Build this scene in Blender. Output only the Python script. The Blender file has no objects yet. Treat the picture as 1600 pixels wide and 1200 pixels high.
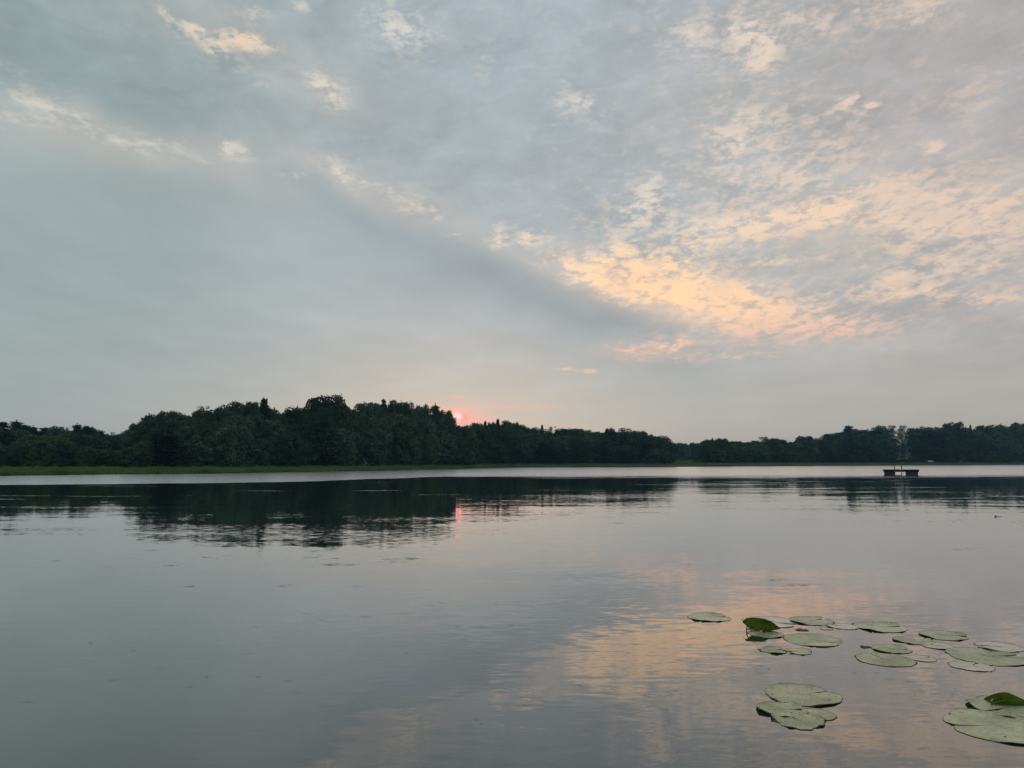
import bpy, math, random
import numpy as np

# ------------------------------------------------------------------ camera
F = 1180.0                       # focal length in photo pixels (1600 wide)
H = 1.6                          # eye height over the lake
TH = math.atan(120.0 / F)        # the camera looks slightly up
C = bpy.context.scene.collection
S = bpy.context.scene
cam = bpy.data.cameras.new('camera')
cam.sensor_width = 36.0
cam.lens = F / 1600 * 36
cam.clip_start = 0.05
cam.clip_end = 20000
co = bpy.data.objects.new('camera', cam)
C.objects.link(co)
co.location = (0, 0, H)
co.rotation_euler = (math.pi / 2 + TH, 0, 0)
S.camera = co

def pdir(px, py):
    xc = (px - 800) / F
    yc = (600 - py) / F
    return np.array([xc, math.cos(TH) - yc * math.sin(TH), math.sin(TH) + yc * math.cos(TH)])

def ground(px, py, z=0.0):
    d = pdir(px, py)
    t = (z - H) / d[2]
    return (d[0] * t, d[1] * t, z)

def at_depth(px, py, D):
    d = pdir(px, py)
    return (d[0] / d[1] * D, D, H + d[2] / d[1] * D)

def azel(px, py):
    d = pdir(px, py)
    d = d / np.linalg.norm(d)
    return math.atan2(d[0], d[1]), math.asin(d[2])

# ------------------------------------------------------------------ view
S.view_settings.view_transform = 'Standard'
S.view_settings.look = 'None'
S.view_settings.exposure = 0.0
S.view_settings.gamma = 1.0
S.view_settings.use_curve_mapping = False
S.cycles.use_denoising = True
S.cycles.max_bounces = 6
S.cycles.volume_bounces = 0
S.cycles.sample_clamp_indirect = 4.0

# ------------------------------------------------------------------ node helper
class NT:
    def __init__(self, nt):
        self.nt = nt
        nt.nodes.clear()
    def n(self, t, **k):
        x = self.nt.nodes.new(t)
        for a, b in k.items():
            setattr(x, a, b)
        return x
    def put(self, sock, v):
        if isinstance(v, bpy.types.NodeSocket):
            self.nt.links.new(v, sock)
        elif v is not None:
            if sock.type == 'RGBA' and len(v) == 3:
                v = (*v, 1)
            sock.default_value = v
    def m(self, op, a, b=None, c=None, clamp=False):
        x = self.n('ShaderNodeMath', operation=op, use_clamp=clamp)
        for i, v in enumerate((a, b, c)):
            if v is not None:
                self.put(x.inputs[i], v)
        return x.outputs[0]
    def add(self, a, b): return self.m('ADD', a, b)
    def sub(self, a, b): return self.m('SUBTRACT', a, b)
    def mul(self, a, b): return self.m('MULTIPLY', a, b)
    def vm(self, op, a, b=None, out=0):
        x = self.n('ShaderNodeVectorMath', operation=op)
        self.put(x.inputs[0], a)
        if b is not None:
            self.put(x.inputs[3] if op == 'SCALE' else x.inputs[1], b)
        return x.outputs[out]
    def ss(self, v, a, b, lo=0.0, hi=1.0):
        x = self.n('ShaderNodeMapRange', interpolation_type='SMOOTHSTEP')
        self.put(x.inputs[0], v)
        for i, w in enumerate((a, b, lo, hi)):
            self.put(x.inputs[i + 1], w)
        return x.outputs[0]
    def mix(self, f, a, b):
        x = self.n('ShaderNodeMix', data_type='RGBA')
        self.put(x.inputs[0], f)
        self.put(x.inputs[6], a)
        self.put(x.inputs[7], b)
        return x.outputs[2]
    def mixop(self, op, f, a, b):
        x = self.n('ShaderNodeMix', data_type='RGBA', blend_type=op)
        self.put(x.inputs[0], f)
        self.put(x.inputs[6], a)
        self.put(x.inputs[7], b)
        return x.outputs[2]
    def noise(self, vec, scale, detail=2.0, rough=0.5, dist=0.0, out=0):
        x = self.n('ShaderNodeTexNoise')
        self.put(x.inputs['Vector'], vec)
        x.inputs['Scale'].default_value = scale
        x.inputs['Detail'].default_value = detail
        x.inputs['Roughness'].default_value = rough
        x.inputs['Distortion'].default_value = dist
        return x.outputs[out]
    def comb(self, a, b, c=0.0):
        x = self.n('ShaderNodeCombineXYZ')
        for i, v in enumerate((a, b, c)):
            self.put(x.inputs[i], v)
        return x.outputs[0]
    def sep(self, v):
        x = self.n('ShaderNodeSeparateXYZ')
        self.put(x.inputs[0], v)
        return x.outputs
    def mapping(self, v, loc=(0, 0, 0), rot=(0, 0, 0), sc=(1, 1, 1), vt='POINT'):
        x = self.n('ShaderNodeMapping', vector_type=vt)
        self.put(x.inputs[0], v)
        x.inputs[1].default_value = loc
        x.inputs[2].default_value = rot
        x.inputs[3].default_value = sc
        return x.outputs[0]
    def curve(self, v, pts):
        x = self.n('ShaderNodeFloatCurve')
        self.put(x.inputs['Value'], v)
        cv = x.mapping.curves[0]
        while len(cv.points) < len(pts):
            cv.points.new(0.5, 0.5)
        for p, (a, b) in zip(cv.points, pts):
            p.location = (a, b)
            p.handle_type = 'AUTO_CLAMPED'
        x.mapping.update()
        return x.outputs[0]

def lin(r, g, b):
    f = lambda c: (c / 255 / 12.92) if c / 255 <= 0.04045 else ((c / 255 + 0.055) / 1.055) ** 2.4
    return (f(r), f(g), f(b))

# ------------------------------------------------------------------ sky
SUN_PX = (713, 652)
saz, sel = azel(*SUN_PX)
world = bpy.data.worlds.new('World')
S.world = world
world.use_nodes = True
N = NT(world.node_tree)
geo = N.n('ShaderNodeTexCoord').outputs['Generated']
dx, dy, dz = N.sep(geo)
az = N.m('ARCTAN2', dx, dy)
el = N.m('ARCSINE', dz)
AE = N.comb(az, el, 0.0)
inv = N.m('DIVIDE', 1.0, N.add(N.m('MAXIMUM', dz, 0.0), 0.07))
PL = N.comb(N.mul(dx, inv), N.mul(dy, inv), 0.0)      # cloud deck seen in perspective

warp = N.noise(AE, 5.0, 4, 0.6, out=1)
warp = N.vm('SUBTRACT', warp, (0.5, 0.5, 0.5))
AEw = N.vm('ADD', AE, N.vm('SCALE', warp, 0.10))
AEw2 = N.vm('ADD', AE, N.vm('SCALE', warp, 0.03))

def blob(px, py, sx, sy, rot=0.0, src=None):
    """soft patch of the cloud deck; rot in degrees, anticlockwise in the view"""
    a, e = azel(px, py)
    v = N.mapping(src or AEw, (a, e, 0), (0, 0, math.radians(rot)), (sx / F, sy / F, 1), 'TEXTURE')
    return N.m('EXPONENT', N.mul(N.vm('DOT_PRODUCT', v, v, out=1), -1.0))

chain = [None]
def field(items, src=None):
    """sum of soft patches; each waits for the one before it, which keeps the shader's stack small"""
    acc = None
    for it in items:
        sv = src or AEw
        if chain[0] is not None:
            q_ = N.n('ShaderNodeVectorMath', operation='MULTIPLY_ADD')
            N.put(q_.inputs[0], chain[0])
            q_.inputs[1].default_value = (1e-8, 1e-8, 1e-8)
            N.put(q_.inputs[2], sv)
            sv = q_.outputs[0]
        b = blob(*it[:4], it[4] if len(it) > 4 else 0.0, sv)
        w = it[5] if len(it) > 5 else 1.0
        if w != 1.0 or acc is not None:
            x = N.m('MULTIPLY_ADD', b, w, acc if acc is not None else 0.0)
        else:
            x = b
        acc = x
        chain[0] = acc
    return acc

# broad colour of the cloud veil
azn = N.ss(az, azel(-60, 400)[0], azel(760, 400)[0])
azr = N.ss(az, azel(850, 400)[0], azel(1640, 400)[0])
eln = N.ss(el, 0.0, 0.24)
low = N.mix(azn, lin(166, 176, 178), lin(186, 188, 185))
low = N.mix(azr, low, lin(182, 179, 173))
high = N.mix(azn, lin(158, 174, 175), lin(174, 184, 190))
high = N.mix(azr, high, lin(181, 177, 177))
base = N.mix(eln, low, high)
# darker and lighter swathes of the veil
dark = field([(260, 250, 330, 40, -9, .8), (120, 110, 260, 80, -15, .65), (620, 200, 230, 70, -12, .5),
              (650, 370, 330, 45, -14, .55), (820, 455, 150, 28, -18, .9), (960, 505, 110, 14, -10, .8),
              (470, 300, 200, 40, -10, .3), (90, 520, 260, 140, 0, .2), (1000, 260, 130, 60, -30, .35),
              (1330, 60, 200, 60, 20, .3), (930, 130, 160, 80, 0, .35), (1340, 430, 160, 28, 6, .35),
              (1590, 60, 110, 180, 0, .35), (60, 90, 230, 50, -6, .35)])
base = N.mixop('MULTIPLY', N.mul(N.m('MINIMUM', dark, 1.0), 0.62), base, (0.74, 0.80, 0.83))
lite = field([(100, 210, 130, 45, -12, .9), (290, 250, 220, 34, -14, .8), (560, 300, 170, 26, -25, .8),
              (1180, 110, 260, 120, 20, .5), (1250, 300, 260, 120, -12, .55), (1450, 350, 230, 80, -6, .8),
              (1080, 465, 210, 55, -15, 1.0), (1500, 30, 70, 60, 0, .5),
              (380, 60, 220, 44, -18, .7), (366, 236, 60, 26, -14, .6), (520, 135, 50, 34, 0, .5), (540, 275, 90, 30, -25, .5), (700, 335, 140, 30, -25, .6), (1050, 545, 130, 18, 0, .3)])
base = N.mix(N.mul(N.m('MINIMUM', lite, 1.0), 0.42), base, lin(216, 208, 198))
big = N.noise(N.mapping(PL, sc=(1.0, 0.6, 1)), 1.6, 5, 0.55)
vary = N.mul(N.sub(big, 0.5), N.ss(el, 0.02, 0.2, 0.1, 0.5))
base = N.vm('SCALE', base, N.add(1.0, vary))

glow = N.m('MINIMUM', field([(1060, 462, 170, 40, -15, .9), (1180, 500, 110, 24, -8, .4), (1240, 345, 90, 22, 4, .35), (1430, 335, 120, 34, 0, .3), (1015, 548, 60, 11, 2, .75), (960, 440, 70, 20, -24, .5)], AEw2), 1.0)
glowc = N.mix(N.ss(el, 0.13, 0.20, 1.0, 0.0), (0.98, 0.66, 0.46), (0.86, 0.52, 0.44))
base = N.mix(N.mul(glow, 0.62), base, glowc)
# broken cloud: where it may show (H) and its texture (T)
HF = field([(1050, 452, 150, 34, -16, 1.15), (930, 438, 70, 24, -22, .9), (1180, 480, 130, 34, -14, .7),
            (1030, 545, 70, 13, 2, 1.25), (1130, 560, 70, 9, 0, .8), (900, 576, 42, 3.5, -4, 1.6),
            (1200, 515, 150, 20, 0, .7), (1240, 345, 80, 18, 6, 1.15), (1420, 330, 90, 36, -4, .85),
            (1520, 370, 110, 34, 8, .8), (1380, 300, 140, 20, 8, .6), (1560, 320, 90, 34, 10, .55),
            (1455, 233, 14, 12, 0, .9), (1300, 250, 70, 34, 30, .6), (1190, 240, 90, 60, 35, .55),
            (1180, 70, 36, 26, -50, .85), (1110, 50, 70, 40, 0, .6), (1250, 40, 60, 40, 0, .55),
            (1450, 15, 36, 22, 0, .85), (1370, 15, 36, 22, 0, .5), (1320, 160, 30, 7, 12, .9), (1360, 166, 32, 6, 10, .9),
            (372, 62, 32, 14, 0, 1.35), (310, 50, 44, 12, -22, .9), (425, 75, 30, 10, 0, .8), (258, 22, 20, 8, -50, .7),
            (500, 125, 20, 22, 35, .95), (530, 150, 22, 22, 0, .8), (620, 30, 60, 34, 0, .75), (345, 90, 60, 14, -20, .7), (475, 8, 16, 10, 0, .8),
            (400, 20, 30, 14, 0, .7), (366, 234, 26, 12, -14, 1.3), (262, 232, 70, 16, -8, .8), (90, 172, 90, 20, -18, .8), (20, 185, 30, 14, 0, .8),
            (535, 272, 44, 18, -28, 1.0), (460, 275, 22, 10, 0, .8), (640, 320, 60, 18, -25, .85), (715, 366, 14, 6, 0, .95),
            (780, 370, 18, 18, -40, 1.0), (830, 370, 24, 18, 0, .8), (970, 395, 30, 16, 10, .8), (900, 160, 40, 24, 0, .55),
            (1000, 320, 70, 44, 30, .7), (1100, 370, 100, 40, 20, .7), (1450, 440, 100, 16, 4, .9), (1560, 465, 100, 10, -6, .7),
            (1400, 445, 50, 12, 0, .6), (1520, 160, 40, 30, 40, .3), (1140, 200, 60, 40, 40, .45),
            (775, 110, 40, 22, 0, .35), (640, 60, 50, 30, 0, .35), (1230, 405, 70, 10, 4, .5)], AEw2)
fineA = N.noise(N.mapping(PL, rot=(0, 0, math.radians(10)), sc=(3.0, 1.0, 1)), 4.5, 9, 0.66, 0.5)
fineB = N.noise(N.mapping(AE, rot=(0, 0, math.radians(-26)), sc=(1.0, 2.6, 1)), 26.0, 8, 0.68, 0.5)
fineC = N.noise(N.mapping(AE, rot=(0, 0, math.radians(-20)), sc=(1.0, 2.2, 1)), 62.0, 6, 0.62, 0.3)
T = N.add(N.add(N.mul(fineA, 0.30), N.mul(fineB, 0.36)), N.mul(fineC, 0.34))
# smooth, unbroken veil below the diagonal edge
ex = [(-300, 120), (0, 178), (180, 205), (350, 240), (540, 300), (720, 372), (880, 440), (1050, 497), (1190, 566), (1600, 566)]
a0, a1 = azel(-400, 500)[0], azel(2000, 500)[0]
e0, e1 = 0.0, 0.6
ecurve = N.curve(N.m('DIVIDE', N.sub(az, a0), a1 - a0),
                 [((azel(x, y)[0] - a0) / (a1 - a0), (azel(x, y)[1] - e0) / (e1 - e0)) for x, y in ex])
edge = N.add(N.mul(ecurve, e1 - e0), e0)
above = N.sub(N.add(el, N.mul(N.sub(fineB, 0.5), 0.03)), edge)
region = N.ss(above, -0.02, 0.04)
bk = N.mul(N.ss(above, 0.0, 0.05), N.ss(az, azel(500, 300)[0], azel(1150, 300)[0], 0.10, 0.26))
HF = N.add(HF, bk)
hl = N.ss(N.add(T, N.mul(N.m('MINIMUM', HF, 1.3), 0.088)), 0.515, 0.650)
strength = N.m('MINIMUM', N.mul(HF, 0.95), 0.95)
hl = N.mul(N.mul(hl, strength), N.ss(az, azel(450, 300)[0], azel(900, 300)[0], 0.72, 1.0))
hl = N.mul(hl, N.ss(el, 0.05, 0.09))
glint = N.noise(N.mapping(AE, rot=(0, 0, math.radians(-15)), sc=(1.0, 1.9, 1)), 17.0, 4, 0.6, 0.4)
hl = N.mul(hl, N.ss(glint, 0.34, 0.60, 0.6, 1.0))
warm = field([(1060, 455, 240, 70, -14, 1.0), (1010, 548, 120, 24, 0, .5), (372, 62, 60, 30, 0, .55), (1250, 345, 120, 40, 0, .4)], AE)
warm = N.m('MINIMUM', warm, 1.0)
pink = N.ss(el, 0.13, 0.22, 1.0, 0.0)
hcol = N.mix(azr, lin(242, 230, 214), lin(240, 211, 190))
hcol = N.mix(warm, hcol, (1.22, 0.78, 0.44))
hcol = N.mix(pink, hcol, (0.98, 0.60, 0.46))
mott = N.noise(N.mapping(AEw2, rot=(0, 0, math.radians(-24)), sc=(1.0, 2.0, 1)), 12.0, 5, 0.6, 0.4)
base = N.vm('SCALE', base, N.add(1.0, N.mul(N.sub(mott, 0.5), N.mul(region, 0.55))))
wedge = N.mul(N.mul(N.ss(above, 0.010, -0.012), N.ss(above, -0.17, -0.015)), N.ss(az, azel(330, 300)[0], azel(800, 300)[0]))
wedge = N.mul(wedge, N.ss(az, azel(1160, 300)[0], azel(1060, 300)[0]))
base = N.mixop('MULTIPLY', N.mul(wedge, 0.75), base, (0.80, 0.85, 0.89))
sky = N.mix(N.mul(hl, 0.95), base, hcol)
# dusky grey-blue shreds between the lit ones
shade = N.mul(N.mul(N.ss(T, 0.50, 0.43), N.m('MINIMUM', HF, 1.0)), N.mul(region, 0.30))
sky = N.mixop('MULTIPLY', shade, sky, (0.72, 0.80, 0.88))
# low thin pink streaks near the sun, and the sun burning through the haze
streakn = N.noise(N.mapping(AE, sc=(6, 120, 1)), 1.0, 3, 0.5)
st = field([(760, 636, 60, 3.0, 0, 1.0), (715, 620, 12, 2.2, 0, 1.0), (845, 636, 40, 3, 0, .35), (735, 655, 34, 8, 0, .9),
            (715, 640, 26, 3, 0, .9), (700, 646, 60, 14, 0, .35)], AE)
st = N.mul(N.m('MINIMUM', st, 1.0), N.ss(streakn, 0.25, 0.65, .45, 1.0))
sky = N.mix(N.mul(st, 0.75), sky, lin(247, 176, 172))
g = N.mul(blob(*SUN_PX, 44, 22, 0, AE), 0.26)
sky = N.mix(g, sky, lin(240, 180, 175))
sky = N.mix(N.m('MINIMUM', N.mul(blob(717, 652, 12, 7, 0, AE), 1.15), 1.0), sky, (1.05, 0.14, 0.20))
sky = N.mix(N.m('MINIMUM', N.mul(blob(715, 651, 7, 6, 0, AE), 1.5), 1.0), sky, (2.6, 0.72, 0.78))
# under the horizon: same tone as the haze, never seen
nish = N.n('ShaderNodeTexSky', sky_type='NISHITA', sun_disc=False)
nish.sun_elevation = sel
nish.sun_rotation = saz
clear = N.vm('SCALE', nish.outputs[0], 0.10)
sky = N.mix(0.94, clear, sky)
bg = N.n('ShaderNodeBackground')
N.put(bg.inputs[0], sky)
bg.inputs[1].default_value = 1.0
N.put(N.n('ShaderNodeOutputWorld').inputs[0], bg.outputs[0])

# the veiled, very low sun
sl = bpy.data.lights.new('sun', 'SUN')
sl.energy = 0.0009
sl.angle = math.radians(1.1)
sl.color = (1.0, 0.16, 0.18)
so = bpy.data.objects.new('sun', sl)
C.objects.link(so)
so.rotation_euler = (math.pi / 2 - sel, 0, math.pi - saz)

# ------------------------------------------------------------------ mesh helpers
def link(name, me, mat=None, parent=None):
    o = bpy.data.objects.new(name, me)
    C.objects.link(o)
    if mat is not None and me is not None:
        me.materials.clear()
        me.materials.append(mat)
    if parent is not None:
        o.parent = parent
    return o

def tag(o, label=None, cat=None, group=None, kind=None):
    if label: o['label'] = label
    if cat: o['category'] = cat
    if group: o['group'] = group
    if kind: o['kind'] = kind
    return o

def mesh_np(name, v, faces, k):
    """v (n,3), faces (m,k)"""
    me = bpy.data.meshes.new(name)
    v = np.asarray(v, dtype=np.float32)
    faces = np.asarray(faces, dtype=np.int32)
    me.vertices.add(len(v))
    me.vertices.foreach_set('co', v.ravel())
    me.loops.add(faces.size)
    me.loops.foreach_set('vertex_index', faces.ravel())
    me.polygons.add(len(faces))
    me.polygons.foreach_set('loop_start', np.arange(0, faces.size, k, dtype=np.int32))
    me.update(calc_edges=True)
    return me

class MB:
    def __init__(self):
        self.v = []
        self.f = []
    def box(self, x0, x1, y0, y1, z0, z1):
        b = len(self.v)
        self.v += [(x, y, z) for z in (z0, z1) for y in (y0, y1) for x in (x0, x1)]
        self.f += [tuple(b + i for i in q) for q in ((0, 2, 3, 1), (4, 5, 7, 6), (0, 1, 5, 4), (2, 6, 7, 3), (0, 4, 6, 2), (1, 3, 7, 5))]
        return self
    def tube(self, pts, rad, seg=7):
        b = len(self.v)
        pts = [np.array(p, float) for p in pts]
        for i, p in enumerate(pts):
            t = pts[min(i + 1, len(pts) - 1)] - pts[max(i - 1, 0)]
            t /= (np.linalg.norm(t) + 1e-9)
            a = np.cross(t, (0, 1, 0) if abs(t[1]) < 0.9 else (1, 0, 0))
            a /= np.linalg.norm(a)
            c = np.cross(t, a)
            for k in range(seg):
                w = 2 * math.pi * k / seg
                self.v.append(tuple(p + rad[i] * (a * math.cos(w) + c * math.sin(w))))
        for i in range(len(pts) - 1):
            for k in range(seg):
                q = (k + 1) % seg
                self.f.append((b + i * seg + k, b + i * seg + q, b + (i + 1) * seg + q, b + (i + 1) * seg + k))
        self.f.append(tuple(b + k for k in range(seg))[::-1])
        self.f.append(tuple(b + (len(pts) - 1) * seg + k for k in range(seg)))
        return self
    def poly(self, vs, fs):
        b = len(self.v)
        self.v += [tuple(v) for v in vs]
        self.f += [tuple(b + i for i in f) for f in fs]
        return self
    def mesh(self, name):
        me = bpy.data.meshes.new(name)
        me.from_pydata(self.v, [], self.f)
        me.update()
        return me
    def build(self, name, mat, parent=None):
        return link(name, self.mesh(name), mat, parent)

def empty(name, loc, rz=0):
    o = bpy.data.objects.new(name, None)
    C.objects.link(o)
    o.location = loc
    o.rotation_euler = (0, 0, rz)
    return o

# ------------------------------------------------------------------ materials
def mat(name):
    m = bpy.data.materials.new(name)
    m.use_nodes = True
    return m, NT(m.node_tree)

def simple(name, col, rough=0.7, var=0.25, scale=3.0, spec=0.3):
    m, n = mat(name)
    tc = n.n('ShaderNodeTexCoord').outputs['Object']
    f = n.noise(tc, scale, 5, 0.6)
    dk = tuple(c * (1 - var) for c in col)
    lt = tuple(min(1, c * (1 + var)) for c in col)
    b = n.n('ShaderNodeBsdfPrincipled')
    n.put(b.inputs['Base Color'], n.mix(f, dk, lt))
    b.inputs['Roughness'].default_value = rough
    b.inputs['Specular IOR Level'].default_value = spec
    n.put(n.n('ShaderNodeOutputMaterial').inputs[0], b.outputs[0])
    return m

def foliage(name, a, b_, rand=0.5, scale=0.35, trans=0.18):
    """leaf clumps: colour wanders from clump to clump and tree to tree"""
    m, n = mat(name)
    tc = n.n('ShaderNodeTexCoord').outputs['Object']
    oi = n.n('ShaderNodeObjectInfo').outputs['Random']
    off = n.vm('ADD', tc, n.comb(n.mul(oi, 37.0), n.mul(oi, 91.0), 0.0))
    f1 = n.noise(off, scale, 3, 0.6)
    f2 = n.noise(off, 3.0, 2, 0.5)
    f = n.add(n.mul(f1, 0.7), n.mul(f2, 0.3))
    f = n.ss(f, 0.36, 0.64)
    col = n.mix(f, a, b_)
    col = n.vm('SCALE', col, n.add(1.0 - rand / 2, n.mul(oi, rand)))
    d = n.n('ShaderNodeBsdfDiffuse')
    t = n.n('ShaderNodeBsdfTranslucent')
    n.put(d.inputs[0], col)
    n.put(t.inputs[0], col)
    mx = n.n('ShaderNodeMixShader')
    mx.inputs[0].default_value = trans
    n.put(mx.inputs[1], d.outputs[0])
    n.put(mx.inputs[2], t.outputs[0])
    n.put(n.n('ShaderNodeOutputMaterial').inputs[0], mx.outputs[0])
    return m

M = {}
M['leaf'] = foliage('broadleaf_foliage', (0.026, 0.056, 0.040), (0.085, 0.148, 0.082), 0.9)
M['leaf2'] = foliage('fresh_foliage', (0.048, 0.100, 0.044), (0.098, 0.162, 0.070), 0.4)
M['needle'] = foliage('pine_needles', (0.026, 0.055, 0.038), (0.055, 0.095, 0.058), 0.5)
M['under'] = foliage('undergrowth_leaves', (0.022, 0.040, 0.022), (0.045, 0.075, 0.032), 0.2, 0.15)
M['bark'] = simple('bark', (0.07, 0.06, 0.05), 0.9, 0.4, 2.0, 0.1)
M['pale_bark'] = simple('weathered_wood', (0.15, 0.15, 0.15), 0.85, 0.3, 2.0, 0.1)
M['deck'] = simple('wet_planks', (0.014, 0.012, 0.012), 0.8, 0.4, 4.0)
M['float'] = simple('blue_float_plastic', (0.020, 0.038, 0.068), 0.5, 0.3, 2.0)
M['rail'] = simple('dull_steel', (0.10, 0.09, 0.09), 0.45, 0.2, 9.0, 0.5)
M['railp'] = simple('pale_aluminium', (0.15, 0.13, 0.13), 0.5, 0.2, 9.0, 0.5)
M['white'] = simple('white_siding', (0.42, 0.41, 0.42), 0.7, 0.08, 1.0)
M['grey'] = simple('grey_siding', (0.30, 0.31, 0.31), 0.8, 0.12, 1.0)
M['rust'] = simple('rust_roofing', (0.24, 0.085, 0.065), 0.8, 0.3, 1.0)
M['slate'] = simple('grey_shingles', (0.13, 0.13, 0.14), 0.85, 0.3, 1.0)
M['glass'] = simple('dark_window_glass', (0.03, 0.035, 0.04), 0.15, 0.1, 1.0, 0.6)
M['twig'] = simple('wet_dark_wood', (0.012, 0.010, 0.008), 0.6, 0.3, 8.0)

# ------------------------------------------------------------------ water
m, n = mat('lake_water')
P = n.n('ShaderNodeNewGeometry').outputs['Position']
x, y, z = n.sep(P)
# wind-ruffled water by the far shore; calm water towards the viewer
bx = n.m('DIVIDE', n.add(x, 60.0), 160.0)
bnd = n.curve(bx, [(0.0, .46), (.16, .51), (.265, .575), (.30, .68), (.365, .79), (.55, .80), (.75, .83), (1.0, .90)])
bnd = n.mul(bnd, 100.0)
ragged = n.noise(n.mapping(P, sc=(0.10, 0.26, 1)), 1.0, 5, 0.7)
sideR = n.ss(x, -14.0, 6.0)
dist = n.sub(n.add(y, n.mul(n.sub(ragged, 0.5), n.add(7.0, n.mul(sideR, 34.0)))), bnd)
ruffle = n.ss(dist, n.mul(n.add(1.0, n.mul(sideR, 14.0)), -1.0), n.add(1.0, n.mul(sideR, 10.0)))
# thin cat's-paw streaks lying across the calm part
sn = n.noise(n.mapping(P, rot=(0, 0, math.radians(-4)), sc=(0.10, 0.38, 1)), 1.0, 3, 0.5, 0.3)
streak = n.mul(n.ss(sn, 0.635, 0.70), n.ss(y, 18.0, 34.0))
streak = n.mul(streak, 0.5)
ruffle = n.m('MAXIMUM', ruffle, streak)
# fine ripples: slopes from two noise fields, long crests across the view
r1 = n.noise(n.mapping(P, rot=(0, 0, math.radians(7)), sc=(1.0, 3.4, 1)), 4.5, 4, 0.62, 0.2, out=1)
r2 = n.noise(n.mapping(P, rot=(0, 0, math.radians(-12)), sc=(0.30, 1.0, 1)), 1.1, 3, 0.5, 0.0, out=1)
r1 = n.vm('SUBTRACT', r1, (0.5, 0.5, 0.5))
r2 = n.vm('SUBTRACT', r2, (0.5, 0.5, 0.5))
patch = n.noise(n.mapping(P, sc=(0.10, 0.22, 1)), 1.0, 3, 0.5)
near = n.add(0.045, n.mul(n.ss(patch, 0.35, 0.7), 0.09))
near = n.mul(near, n.ss(y, 14.0, 34.0, 1.0, 0.55))
amp = n.add(near, n.mul(ruffle, 0.9))
r3 = n.noise(n.mapping(P, rot=(0, 0, math.radians(-14)), sc=(0.07, 0.55, 1)), 1.0, 2, 0.5, 0.0, out=1)
slope = n.vm('ADD', n.vm('SCALE', r1, amp), n.vm('SCALE', r2, n.ss(y, 14.0, 34.0, 0.030, 0.020)))
slope = n.vm('ADD', slope, n.vm('SCALE', n.vm('SUBTRACT', r3, (0.5, 0.5, 0.5)), 0.020))
sx, sy, sz = n.sep(slope)
nor = n.vm('NORMALIZE', n.comb(n.mul(sx, 0.35), sy, 1.0))
lw = n.n('ShaderNodeLayerWeight')
lw.inputs['Blend'].default_value = 0.5
n.put(lw.inputs['Normal'], n.vm('NORMALIZE', n.comb(n.mul(sx, 0.1), n.mul(sy, 0.3), 1.0)))
fres = n.add(0.02, n.mul(n.m('POWER', lw.outputs['Facing'], 3.2), 0.98))
gl = n.n('ShaderNodeBsdfGlossy')
gl.inputs[0].default_value = (0.97, 0.97, 0.97, 1)
n.put(gl.inputs['Roughness'], n.add(0.02, n.mul(ruffle, 0.18)))
n.put(gl.inputs['Normal'], nor)
df = n.n('ShaderNodeBsdfDiffuse')
deep = n.noise(P, 0.05, 2)
n.put(df.inputs[0], n.mix(deep, (0.018, 0.028, 0.026), (0.026, 0.036, 0.032)))
mx = n.n('ShaderNodeMixShader')
n.put(mx.inputs[0], fres)
n.put(mx.inputs[1], df.outputs[0])
n.put(mx.inputs[2], gl.outputs[0])
n.put(n.n('ShaderNodeOutputMaterial').inputs[0], mx.outputs[0])
M['water'] = m
w = MB().poly([(-1500, -400, 0), (1500, -400, 0), (1500, 2500, 0), (-1500, 2500, 0)], [(0, 1, 2, 3)]).build('lake', M['water'])
tag(w, kind='structure')

# ------------------------------------------------------------------ land behind the lake
rng = np.random.default_rng(7)
shore_px = [(-2200, 765), (-900, 752), (-300, 747), (0, 743.5), (160, 741.5), (320, 740), (440, 738.2), (500, 737), (600, 735.2), (700, 733),
            (760, 731.6), (800, 730.3), (900, 729.8), (1080, 729.4), (1200, 728.4), (1340, 727.5), (1480, 726.8), (1600, 726), (1900, 725.8),
            (2600, 727), (4200, 730)]
SX = np.array([p[0] for p in shore_px], float)
SD = np.array([ground(*p)[1] for p in shore_px])
def shore(px):
    return float(np.interp(px, SX, SD))
def inland_z(s):
    return float(np.interp(s, [-2, -0.05, 0.0, 2, 10, 25, 60, 120, 400, 3000], [-0.6, -0.1, 0.10, 0.20, 0.42, 0.85, 1.3, 1.8, 3.0, 8.0]))
def wob(px, s):
    return 0.06 * math.sin(px * 0.031 + s * 0.21) + 0.04 * math.sin(px * 0.083 + 1.3)
rows = [-2, -0.05, 0.0, 0.6, 1.5, 3, 6, 10, 15, 20, 25, 32, 42, 60, 90, 120, 180, 280, 400, 800, 1600, 3200]
cols = np.concatenate([np.linspace(-2200, -300, 16)[:-1], np.linspace(-300, 1900, 221), np.linspace(1900, 4200, 16)[1:]])
V = []
for px in cols:
    D0 = shore(px) + 0.8 * math.sin(px * 0.05) + 0.5 * math.sin(px * 0.13)
    for s in rows:
        D = D0 + s
        zz = inland_z(s) + (wob(px, s) if s > 0.5 else 0)
        V.append(((px - 800) / F * D, D, zz))
nr = len(rows)
Fc = [(i * nr + j, (i + 1) * nr + j, (i + 1) * nr + j + 1, i * nr + j + 1) for i in range(len(cols) - 1) for j in range(nr - 1)]
m, n = mat('grassy_ground')
P = n.n('ShaderNodeNewGeometry').outputs['Position']
f = n.noise(n.mapping(P, sc=(0.3, 0.3, 1)), 1.0, 6, 0.65)
col = n.mix(n.ss(f, 0.35, 0.65), (0.045, 0.085, 0.028), (0.085, 0.125, 0.045))
_, _, pz = n.sep(P)
col = n.mix(n.ss(pz, 0.02, 0.14), (0.012, 0.011, 0.008), col)
b = n.n('ShaderNodeBsdfDiffuse')
n.put(b.inputs[0], col)
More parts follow.
